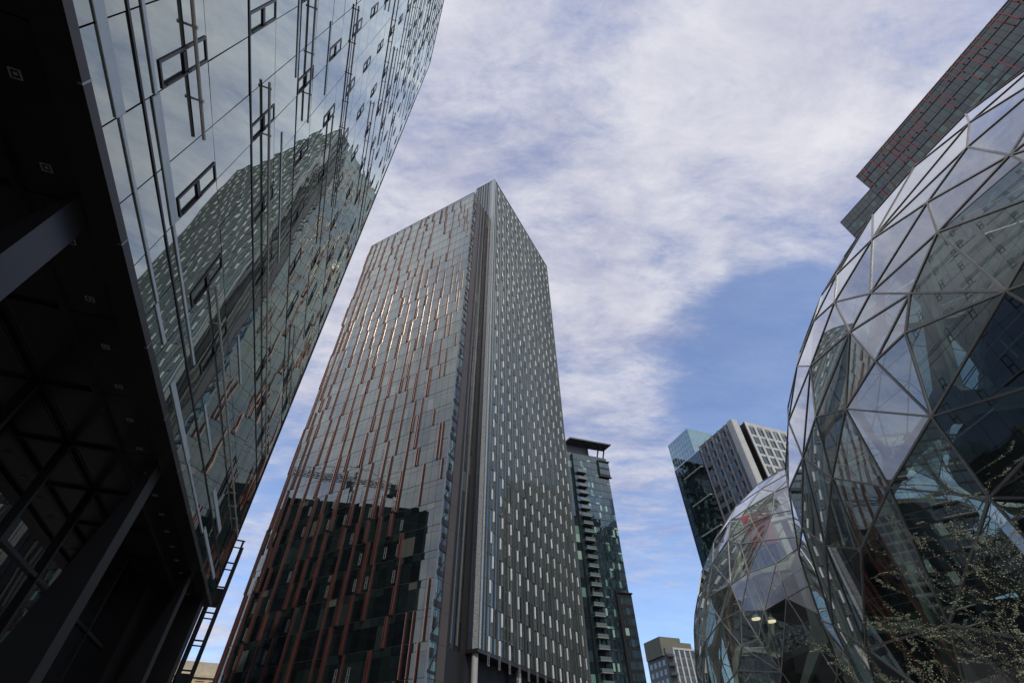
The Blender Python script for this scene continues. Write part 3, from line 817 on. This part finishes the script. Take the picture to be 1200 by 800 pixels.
# ------------------------------------------------------------------ glass domes
import sys
def px_dir(px, py, f=548.9, pi=R(45.342), ro=R(.80088)):
    X = (px-600)/f; Y = (400-py)/f
    x = X*math.cos(ro)+Y*math.sin(ro); y = -X*math.sin(ro)+Y*math.cos(ro)
    c, s = math.cos(pi), math.sin(pi)
    return np.array([x, c-y*s, s+y*c])/math.sqrt(x*x+y*y+1)
def dome_nodes(center, Rad, seeds, edge, rs):
    """glass node points spread over the whole sphere; the seeds were surveyed off the photograph"""
    c = np.array(center)-np.array([0, 0, E]); P = []
    for (a, b) in seeds:
        r = px_dir(a, b); k = r@c; Dd = max(k*k-(c@c-Rad*Rad), 0); P.append((r*(k-math.sqrt(Dd))-c)/Rad)
    P = [p/np.linalg.norm(p) for p in P]; nfix = len(P); md = edge*.80/Rad
    rng = np.random.RandomState(rs); A = np.array(P); miss = 0
    while miss < 3000:
        q = rng.normal(size=3); q /= np.linalg.norm(q)
        if np.min(np.linalg.norm(A-q, axis=1)) < md: miss += 1; continue
        A = np.vstack([A, q]); miss = 0
    for it in range(12):      # relax the free nodes
        G = A@A.T; dist = np.sqrt(np.maximum(2-2*G, 1e-9)); np.fill_diagonal(dist, 9)
        w = np.where(dist < md*2.0, (md*2.0-dist)/dist, 0)
        F_ = (A*w.sum(1)[:, None]-w@A)*.06; F_[:nfix] = 0
        A = A+F_; A /= np.linalg.norm(A, axis=1)[:, None]
    return A
def dome(name, label, center, Rad, seeds, edge, rs, other, n_inner, quadfrac=.12):
    root = empty(name, (center[0], center[1], 0)); tag(root, label, 'glass dome')
    C = Vector(center); A = dome_nodes(center, Rad, seeds, edge, rs)
    bm = bmesh.new()
    for p in A: bm.verts.new(C+Vector(p)*Rad)
    bmesh.ops.convex_hull(bm, input=bm.verts[:])
    oc, orad = Vector(other[0]), other[1]
    dead = [f for f in bm.faces if all(v.co.z < -.3 for v in f.verts) or all((v.co-oc).length < orad-.3 for v in f.verts)]
    bmesh.ops.delete(bm, geom=dead, context='FACES')
    bm.normal_update()
    # pick pairs of near-coplanar triangles that read as one four-sided pane
    rnd = random.Random(rs); used = set(); hidden = set()
    for e in bm.edges:
        if len(e.link_faces) == 2:
            a, b = e.link_faces
            if a.index in used or b.index in used: continue
        else: continue
    bm.faces.index_update()
    used = set(); es = [e for e in bm.edges if len(e.link_faces) == 2]; rnd.shuffle(es)
    for e in es:
        a, b = e.link_faces
        if a.index in used or b.index in used: continue
        if rnd.random() < quadfrac and e.calc_length() > edge*1.0:
            used |= {a.index, b.index}; hidden.add(e)
    bmesh.ops.split_edges
    glassb = MB()
    for f in bm.faces:
        glassb.face([v.co - f.normal*.0 for v in f.verts])
    g = glassb.build('glass_skin', M['dome_glass_'+name.split('_')[0]], root)
    mb = MB()
    for e in bm.edges:
        if e in hidden or not e.link_faces: continue
        a, b = e.verts[0].co, e.verts[1].co; up = ((a+b)/2-C).normalized()
        mb.bar(a+up*.0, b+up*.0, up, .058, .06)
    mb.build('mullion_net', M['mullion'], root)
    # heavy inner structure: irregular pentagons / hexagons of plate steel
    ga = math.pi*(3-math.sqrt(5)); bi = bmesh.new(); rr = np.random.RandomState(rs+5)
    for i in range(n_inner):
        z = 1-2*(i+.5)/n_inner; t = ga*i; q = math.sqrt(1-z*z)
        v = np.array([q*math.cos(t), q*math.sin(t), z])+rr.normal(size=3)*.05; v /= np.linalg.norm(v)
        bi.verts.new(Vector(v))
    bmesh.ops.convex_hull(bi, input=bi.verts[:]); bi.normal_update(); bi.faces.index_update()
    cen = {f.index: f.calc_center_median().normalized() for f in bi.faces}
    mb = MB(); Ri = Rad-.75
    for e in bi.edges:
        if len(e.link_faces) != 2: continue
        a = C+cen[e.link_faces[0].index]*Ri; b = C+cen[e.link_faces[1].index]*Ri
        if a.z < 0 and b.z < 0: continue
        if (a-oc).length < orad and (b-oc).length < orad: continue
        up = ((a+b)/2-C).normalized(); mid = (a+b)/2+up*((Ri-((a+b)/2-C).length)*.9)
        # tapered plates, waisted at the middle
        for p, q in ((a, mid), (mid, b)):
            big_p, big_q = (.62, .30) if p is a else (.30, .62)
            d = (q-p).normalized(); x = d.cross(up).normalized()
            mb.hexa([p-x*big_p/2-up*.16, p+x*big_p/2-up*.16, q+x*big_q/2-up*.16, q-x*big_q/2-up*.16,
                     p-x*big_p/2+up*.16, p+x*big_p/2+up*.16, q+x*big_q/2+up*.16, q-x*big_q/2+up*.16])
    for k, v in cen.items():
        a = C+v*Ri
        if a.z < 0 or (a-oc).length < orad: continue
        fs = MB(); t = v.orthogonal().normalized(); y = v.cross(t)
        ring = [a+t*math.cos(j*math.pi/5)*.52+y*math.sin(j*math.pi/5)*.52 for j in range(10)]
        b0 = len(mb.v); mb.v += [tuple(p_-v*.18) for p_ in ring]+[tuple(p_+v*.18) for p_ in ring]
        mb.f += [tuple(b0+j for j in reversed(range(10))), tuple(b0+10+j for j in range(10))]+[(b0+j, b0+(j+1) % 10, b0+10+(j+1) % 10, b0+10+j) for j in range(10)]
    mb.build('inner_steel', M['domesteel'], root)
    bi.free(); bm.free()
    # floors inside
    for k, (z, q) in enumerate(((5.2, .62), (9.4, .66), (13.8, .60), (18.0, .5))):
        if z > C.z+Rad*.8: continue
        r = math.sqrt(max(Rad*Rad-(z-C.z)**2, 1))*q; m = MB(); n = 40
        off = Vector((rnd.uniform(-1, 1), rnd.uniform(-1, 1), 0))
        lo = [C.x+off.x+r*math.cos(2*math.pi*i/n)*(1+.06*math.sin(3*2*math.pi*i/n+k)) for i in range(n)]
        la = [C.y+off.y+r*math.sin(2*math.pi*i/n)*(1+.06*math.sin(3*2*math.pi*i/n+k)) for i in range(n)]
        b0 = 0; m.v = [(x_, y_, z-.35) for x_, y_ in zip(lo, la)]+[(x_, y_, z) for x_, y_ in zip(lo, la)]
        m.f = [tuple(reversed(range(n))), tuple(range(n, 2*n))]+[(i, (i+1) % n, n+(i+1) % n, n+i) for i in range(n)]
        o = m.build('floor_deck', M['slab'], root)
        rl = MB()
        for zz in (.5, 1.05):
            for i in range(n): rl.tube((lo[i], la[i], z+zz), (lo[(i+1) % n], la[(i+1) % n], z+zz), .03, n=4)
        for i in range(0, n, 2): rl.tube((lo[i], la[i], z), (lo[i], la[i], z+1.05), .03, n=4)
        rl.build('railing', M['stripe'], o)
    m = MB(); m.tube((C.x, C.y, 0), (C.x, C.y, C.z+Rad*.45), Rad*.26, Rad*.24, n=28); m.build('core_wall', M['black'], root)
    # planting
    m = MB()
    for (z, q) in ((5.2, .58), (9.4, .6), (13.8, .55), (0, .7)):
        if z > C.z+Rad*.75: continue
        rr2 = math.sqrt(max(Rad*Rad-(z-C.z)**2, 1))*q
        for c_ in range(26):
            an = rnd.random()*6.283; rad_ = rr2*(.45+.5*rnd.random()); hh = rnd.uniform(1.0, 3.0)
            cx, cy = C.x+rad_*math.cos(an), C.y+rad_*math.sin(an)
            for l in range(70):
                u = Vector((rnd.gauss(0,1), rnd.gauss(0,1), rnd.gauss(0,1))).normalized()*rnd.random()**.4
                p = Vector((cx+u.x*1.1, cy+u.y*1.1, z+hh*.55+u.z*hh*.5))
                t = Vector((rnd.gauss(0,1), rnd.gauss(0,1), rnd.gauss(0,.6))).normalized(); s_ = t.orthogonal().normalized()*.07; L_ = rnd.uniform(.25, .6)
                m.face([p-s_, p+t*L_*.5-s_*.9, p+t*L_, p+t*L_*.5+s_*1.6])
    tag(m.build('planting', M['plants'], root), kind='stuff')
    adopt(root)
    return root
M['dome_glass_large'] = clear_glass('dome_glass_large', (.46,.53,.49), .12, .012, .25, .10)
M['dome_glass_small'] = clear_glass('dome_glass_small', (.74,.79,.73), .07, .012, .25, .10)
CB, RBg = (30.52, 13.13, 4.99+E), 20.0
CS, RSm = (29.9, 38.7, 5.4+E), 17.0
big = [(1072,195),(1136.3,143.8),(1133.8,172.5),(1183.8,181.8),(1087,237),(1098.8,272.5),(1022.5,280),(1020,343.8),(1067,343.8),(978,354),(981,321),(960,344),(953.8,376),(996,389),(1061,390),(1026,423),(950,429),(934,429),(1179,341),(1092,488),(991,479),(1042,571),(975,560),(956,489),(924,493.8),(941,536),(1160,583),(1009,643),(967,639),(1015,759)]
sml = [(908,576),(891.5,573),(875,596),(856,609.5),(882,612),(905,602),(893,633),(867.5,637),(853,632),(877,670.6),(909.6,659.4),(856,684.7),(868.4,714.7),(895.6,714.7),(921.8,699.7),(845,726.9),(869.4,757.8),(889,748.4),(916,786.8),(864.7,785),(835,660),(828,700),(826,752)]
dome('large_glass_dome', 'large faceted glass sphere filling the right side of the view', CB, RBg, big, 2.75, 4, (CS, RSm), 64)
dome('small_glass_dome', 'smaller faceted glass sphere tucked left of and behind the large one', CS, RSm, sml, 2.9, 9, (CB, RBg), 58)
# pendant lamps and a pink banner inside the small dome
def sphere_hit(px, py, c, Rd, depth):
    r = px_dir(px, py); cc = np.array(c)-np.array([0,0,E]); k = r@cc; Dd = max(k*k-(cc@cc-Rd*Rd), 0)
    return Vector(r*(k-math.sqrt(Dd)+depth))+Vector((0,0,E))
for i, (a, b) in enumerate(((886.5, 726), (904.5, 729))):
    p = sphere_hit(a, b, CS, RSm, 3.0); t = empty('pendant_lamp', p)
    tag(t, ('left' if i == 0 else 'right')+' one of two small warm pendant lamps glowing inside the smaller dome', 'lamp', 'pendant lamps in the smaller dome')
    m = MB(); m.tube(p+Vector((0,0,.10)), p+Vector((0,0,.32)), .30, .10, n=14); m.build('shade', M['lamp_off'], t)
    m = MB(); m.tube(p+Vector((0,0,.02)), p+Vector((0,0,.095)), .26, .28, n=14); m.build('bulb', M['lit'], t)
    m = MB(); m.tube(p+Vector((0,0,.32)), p+Vector((0,0,3.0)), .02, n=4); m.build('cord', M['black'], t); adopt(t)
p = sphere_hit(888, 618, CS, RSm, 1.6)
m = MB(); sx = Vector((.79,-.61,0))
m.hexa([p+sx*-.8+Vector((0,0,-1.2)), p+sx*.9+Vector((0,0,-1.3)), p+sx*.9+Vector((.1,.1,-1.3)), p+sx*-.8+Vector((.1,.1,-1.2)), p+sx*-.9+Vector((0,0,1.0)), p+sx*1.0+Vector((0,0,1.2)), p+sx*1.0+Vector((.1,.1,1.2)), p+sx*-.9+Vector((.1,.1,1.0))])
tag(m.build('pink_panel', M['pink']), 'muted pink fabric panel hung just behind the glass of the smaller dome', 'panel')

# ------------------------------------------------------------------ tree
def make_tree(base, label):
    root = empty('budding_tree', base); tag(root, label, 'tree')
    rnd = random.Random(42); wood = MB(); leaf = MB()
    def leafs(p, d, n=3):
        for _ in range(n):
            t = (Vector((rnd.gauss(0,1), rnd.gauss(0,1), rnd.gauss(0,1)))+d*.6).normalized()
            s = t.orthogonal().normalized(); L = rnd.uniform(.010, .028); W = L*.5
            q = p+t*.008
            leaf.face([q, q+t*L*.5+s*W*.5, q+t*L, q+t*L*.5-s*W*.5])
    def branch(p, d, L, r, lev):
        n = max(4, int(L/.16)); step = L/n; tgt = d.copy()
        for i in range(n):
            k = (i+1)/n
            jit = Vector((rnd.gauss(0,1), rnd.gauss(0,1), rnd.gauss(0,.8)))*(.10 if lev < 3 else .16)
            d = (d+jit+Vector((0,0,(.05 if lev == 1 else -.005)))).normalized()
            q = p+d*step; r2 = r*(1-.62*k/ n**.0*1/1) if False else r*(1-.14*(4/n)**.6*1.6)
            wood.tube(p, q, r, max(r2, .0018), n=7 if lev < 2 else (5 if lev == 2 else 4))
            if lev >= 2: leafs(q, d, 3 if lev == 2 else 5); leafs((p+q)/2, d, 3 if lev == 2 else 4); leafs(p+(q-p)*.25, d, 3); leafs(p+(q-p)*.75, d, 3)
            if lev >= 3: leafs(p+(q-p)*rnd.random(), d, 2)
            r = max(r2, .002); p = q
            if lev < 4 and k > (.18 if lev else .4):
                pr = {0: 0, 1: .72, 2: .66, 3: .22}[lev]
                if rnd.random() < pr:
                    ax = d.cross(Vector((rnd.gauss(0,1), rnd.gauss(0,1), rnd.gauss(0,1)))).normalized()
                    nd = (d*rnd.uniform(.55, 1.0)+ax*rnd.uniform(.45, .9)).normalized()
                    if nd.z < -.1: nd.z *= -.3; nd.normalize()
                    branch(p, nd, L*rnd.uniform(.34, .62)*(1.05-k*.4), r*.66, lev+1)
        return p, d, r
    B = Vector(base)
    p = B.copy(); r = .11; d = Vector((.02, .02, 1)).normalized(); trunkpts = []
    for i in range(7):
        d = (d+Vector((rnd.gauss(0,.05), rnd.gauss(0,.05), 0))).normalized(); q = p+d*.26; wood.tube(p, q, r, r*.96, n=12); r *= .96; p = q
        trunkpts.append((p.copy(), r))
    for i in range(18):
        an = i*2.399+rnd.random()*.5; up = rnd.uniform(.1, .7) if i else 2.0
        tp, tr = trunkpts[min(6, 3+i % 4)]
        dd = Vector((math.cos(an), math.sin(an), up)).normalized()
        branch(tp, dd, rnd.uniform(1.7, 2.7), tr*.42, 1)
    # the long low limbs sweeping towards the street side
    for an, up, L in ((R(165), .25, 3.3), (R(185), .40, 3.3), (R(150), .1, 3.0), (R(200), .2, 3.0), (R(175), .7, 3.1), (R(120), .5, 3.0)):
        tp, tr = trunkpts[5]
        branch(tp, Vector((math.cos(an), math.sin(an), up)).normalized(), L, tr*.40, 1)
    wood.build('trunk_and_limbs', M['bark'], root); tag(leaf.build('crown', M['leaf'], root), kind='stuff')
    adopt(root)
    print('leaf quads', len(leaf.f), 'wood', len(wood.f))
make_tree((7.7, 6.7, 0), 'small budding tree with fine arching twigs in front of the large dome')

# ------------------------------------------------------------------ camera
cd = bpy.data.cameras.new('camera'); co = bpy.data.objects.new('camera', cd); COL.objects.link(co)
cd.sensor_width = 36; cd.lens = 36*548.9/1200; cd.clip_end = 6000; cd.clip_start = .05
co.location = (0, 0, E)
rot = Matrix.Rotation(R(90+45.342), 4, 'X') @ Matrix.Rotation(-R(.80088)*-1, 4, 'Z')
co.matrix_world = Matrix.Translation((0, 0, E)) @ Matrix.Rotation(R(90+45.342), 4, 'X') @ Matrix.Rotation(-R(.80088), 4, 'Z')
scene.camera = co

# ------------------------------------------------------------------ sun and sky
SUN_H, SUN_E = 160, 46
sd = bpy.data.lights.new('sun', 'SUN'); sd.energy = 2.4; sd.angle = R(.6); sd.color = (1, .955, .89)
so = bpy.data.objects.new('sun', sd); COL.objects.link(so)
dv = Vector((math.sin(R(SUN_H))*math.cos(R(SUN_E)), math.cos(R(SUN_H))*math.cos(R(SUN_E)), math.sin(R(SUN_E))))
so.rotation_euler = dv.to_track_quat('Z', 'Y').to_euler(); so.location = (60, -30, 120)

w = bpy.data.worlds.new('World'); scene.world = w; w.use_nodes = True
nt = w.node_tree; bg = nt.nodes['Background']
sky = N(nt, 'ShaderNodeTexSky', sky_type='NISHITA'); sky.sun_disc = False; sky.sun_elevation = R(SUN_E); sky.sun_rotation = R(SUN_H)
sky.air_density = 1.0; sky.dust_density = .6; sky.ozone_density = 2.0
bg.inputs['Strength'].default_value = .13
def lk(a, b): nt.links.new(a, b)
tc = N(nt, 'ShaderNodeTexCoord'); nrm = N(nt, 'ShaderNodeVectorMath', operation='NORMALIZE'); lk(tc.outputs['Generated'], nrm.inputs[0])
sep = N(nt, 'ShaderNodeSeparateXYZ'); lk(nrm.outputs[0], sep.inputs[0])
def mth(op, a, b=None, c=None, clamp=False):
    n = N(nt, 'ShaderNodeMath', operation=op); n.use_clamp = clamp
    for i, v in enumerate((a, b, c)):
        if v is None: continue
        if isinstance(v, (int, float)): n.inputs[i].default_value = v
        else: lk(v, n.inputs[i])
    return n.outputs[0]
zz = mth('ADD', mth('MAXIMUM', sep.outputs['Z'], 0), .10)
cx = mth('DIVIDE', sep.outputs['X'], zz); cy = mth('DIVIDE', sep.outputs['Y'], zz)
cmb = N(nt, 'ShaderNodeCombineXYZ'); lk(cx, cmb.inputs[0]); lk(cy, cmb.inputs[1])
def noise(rotz, sc, scale, det, rough, dist, seed):
    mp = N(nt, 'ShaderNodeMapping'); mp.inputs['Rotation'].default_value = (0, 0, R(rotz)); mp.inputs['Scale'].default_value = sc; mp.inputs['Location'].default_value = (seed, seed*.7, seed*.3)
    lk(cmb.outputs[0], mp.inputs[0]); n = N(nt, 'ShaderNodeTexNoise'); n.inputs['Scale'].default_value = scale; n.inputs['Detail'].default_value = det
    n.inputs['Roughness'].default_value = rough; n.inputs['Distortion'].default_value = dist; lk(mp.outputs[0], n.inputs['Vector']); return n.outputs['Fac']
n1 = noise(-50, (1, 1.9, 1), 1.3, 9, .58, .5, 3.1)          # broad veils
n2 = noise(-48, (1, 2.6, 1), 3.2, 11, .68, .35, 7.7)      # fibres
n3 = noise(-30, (1, 1.6, 1), 7.5, 9, .68, .5, 1.3)         # mackerel grain
base = mth('ADD', mth('ADD', mth('MULTIPLY', n1, .95), mth('MULTIPLY', n2, 1.05)), mth('MULTIPLY', n3, .85))
def blob(px, py, deg, amp):
    global base
    d = px_dir(px, py); dot = N(nt, 'ShaderNodeVectorMath', operation='DOT_PRODUCT'); lk(nrm.outputs[0], dot.inputs[0]); dot.inputs[1].default_value = tuple(float(v) for v in d)
    mr = N(nt, 'ShaderNodeMapRange', interpolation_type='SMOOTHSTEP'); mr.inputs[1].default_value = math.cos(R(deg)); mr.inputs[2].default_value = 1.0; mr.inputs[3].default_value = 0; mr.inputs[4].default_value = amp
    lk(dot.outputs['Value'], mr.inputs[0]); base = mth('ADD', base, mr.outputs[0])
for b in ((600,200,38,.30),(930,120,20,.26),(760,330,16,.16),(850,40,14,.14),(700,430,16,.12),(380,430,22,.22),(930,170,9,.14),
          (930,350,9,-.16),(895,430,15,-.42),(820,250,9,-.16),(1045,70,5,-.16),(930,230,7,-.14),(800,690,14,-.24),(740,560,10,.06),(290,600,12,-.10),(250,680,9,.25),
          (900,298,4,.22),(960,285,4,.26),(835,308,3.4,.20),(1150,40,14,.14),(0,100,60,.12),(1010,170,12,.18),(960,60,10,.12),(780,640,9,.12),(740,560,14,.14),(700,700,10,.10)):
    blob(*b)
bk = N(nt, 'ShaderNodeMapRange', interpolation_type='SMOOTHSTEP'); bk.inputs[1].default_value = .35; bk.inputs[2].default_value = -.35; bk.inputs[3].default_value = 0; bk.inputs[4].default_value = .42
lk(sep.outputs['Y'], bk.inputs[0]); base = mth('ADD', base, bk.outputs[0])
mr = N(nt, 'ShaderNodeMapRange', interpolation_type='SMOOTHSTEP'); mr.inputs[1].default_value = 1.22; mr.inputs[2].default_value = 2.06; lk(base, mr.inputs[0])
mask = mth('MULTIPLY_ADD', mr.outputs[0], .78, .22)
# cloud body brightness varies with a soft inner noise
cb = N(nt, 'ShaderNodeMix', data_type='RGBA'); cb.inputs['A'].default_value = (2.8, 2.95, 4.3, 1); cb.inputs['B'].default_value = (6.1, 6.1, 6.55, 1)
n4 = noise(-40, (1, 1.8, 1), 3.0, 11, .68, .3, 12.3); m4 = N(nt, 'ShaderNodeMapRange'); m4.inputs[1].default_value = .36; m4.inputs[2].default_value = .68; lk(n4, m4.inputs[0]); lk(mth('MULTIPLY_ADD', m4.outputs[0], .62, mth('MULTIPLY', mr.outputs[0], .38)), cb.inputs['Factor'])
sk = N(nt, 'ShaderNodeVectorMath', operation='MULTIPLY'); lk(sky.outputs[0], sk.inputs[0]); sk.inputs[1].default_value = (1.25, 1.42, 1.65)
mx = N(nt, 'ShaderNodeMix', data_type='RGBA'); lk(mask, mx.inputs['Factor']); lk(sk.outputs[0], mx.inputs['A']); lk(cb.outputs['Result'], mx.inputs['B'])
lk(mx.outputs['Result'], bg.inputs['Color'])

scene.view_settings.view_transform = 'Standard'; scene.view_settings.look = 'None'; scene.view_settings.exposure = 0; scene.view_settings.gamma = 1
scene.render.engine = 'CYCLES'
cy_ = scene.cycles; cy_.max_bounces = 8; cy_.transparent_max_bounces = 10; cy_.glossy_bounces = 5; cy_.diffuse_bounces = 3; cy_.use_denoising = True
cy_.caustics_reflective = False; cy_.caustics_refractive = False
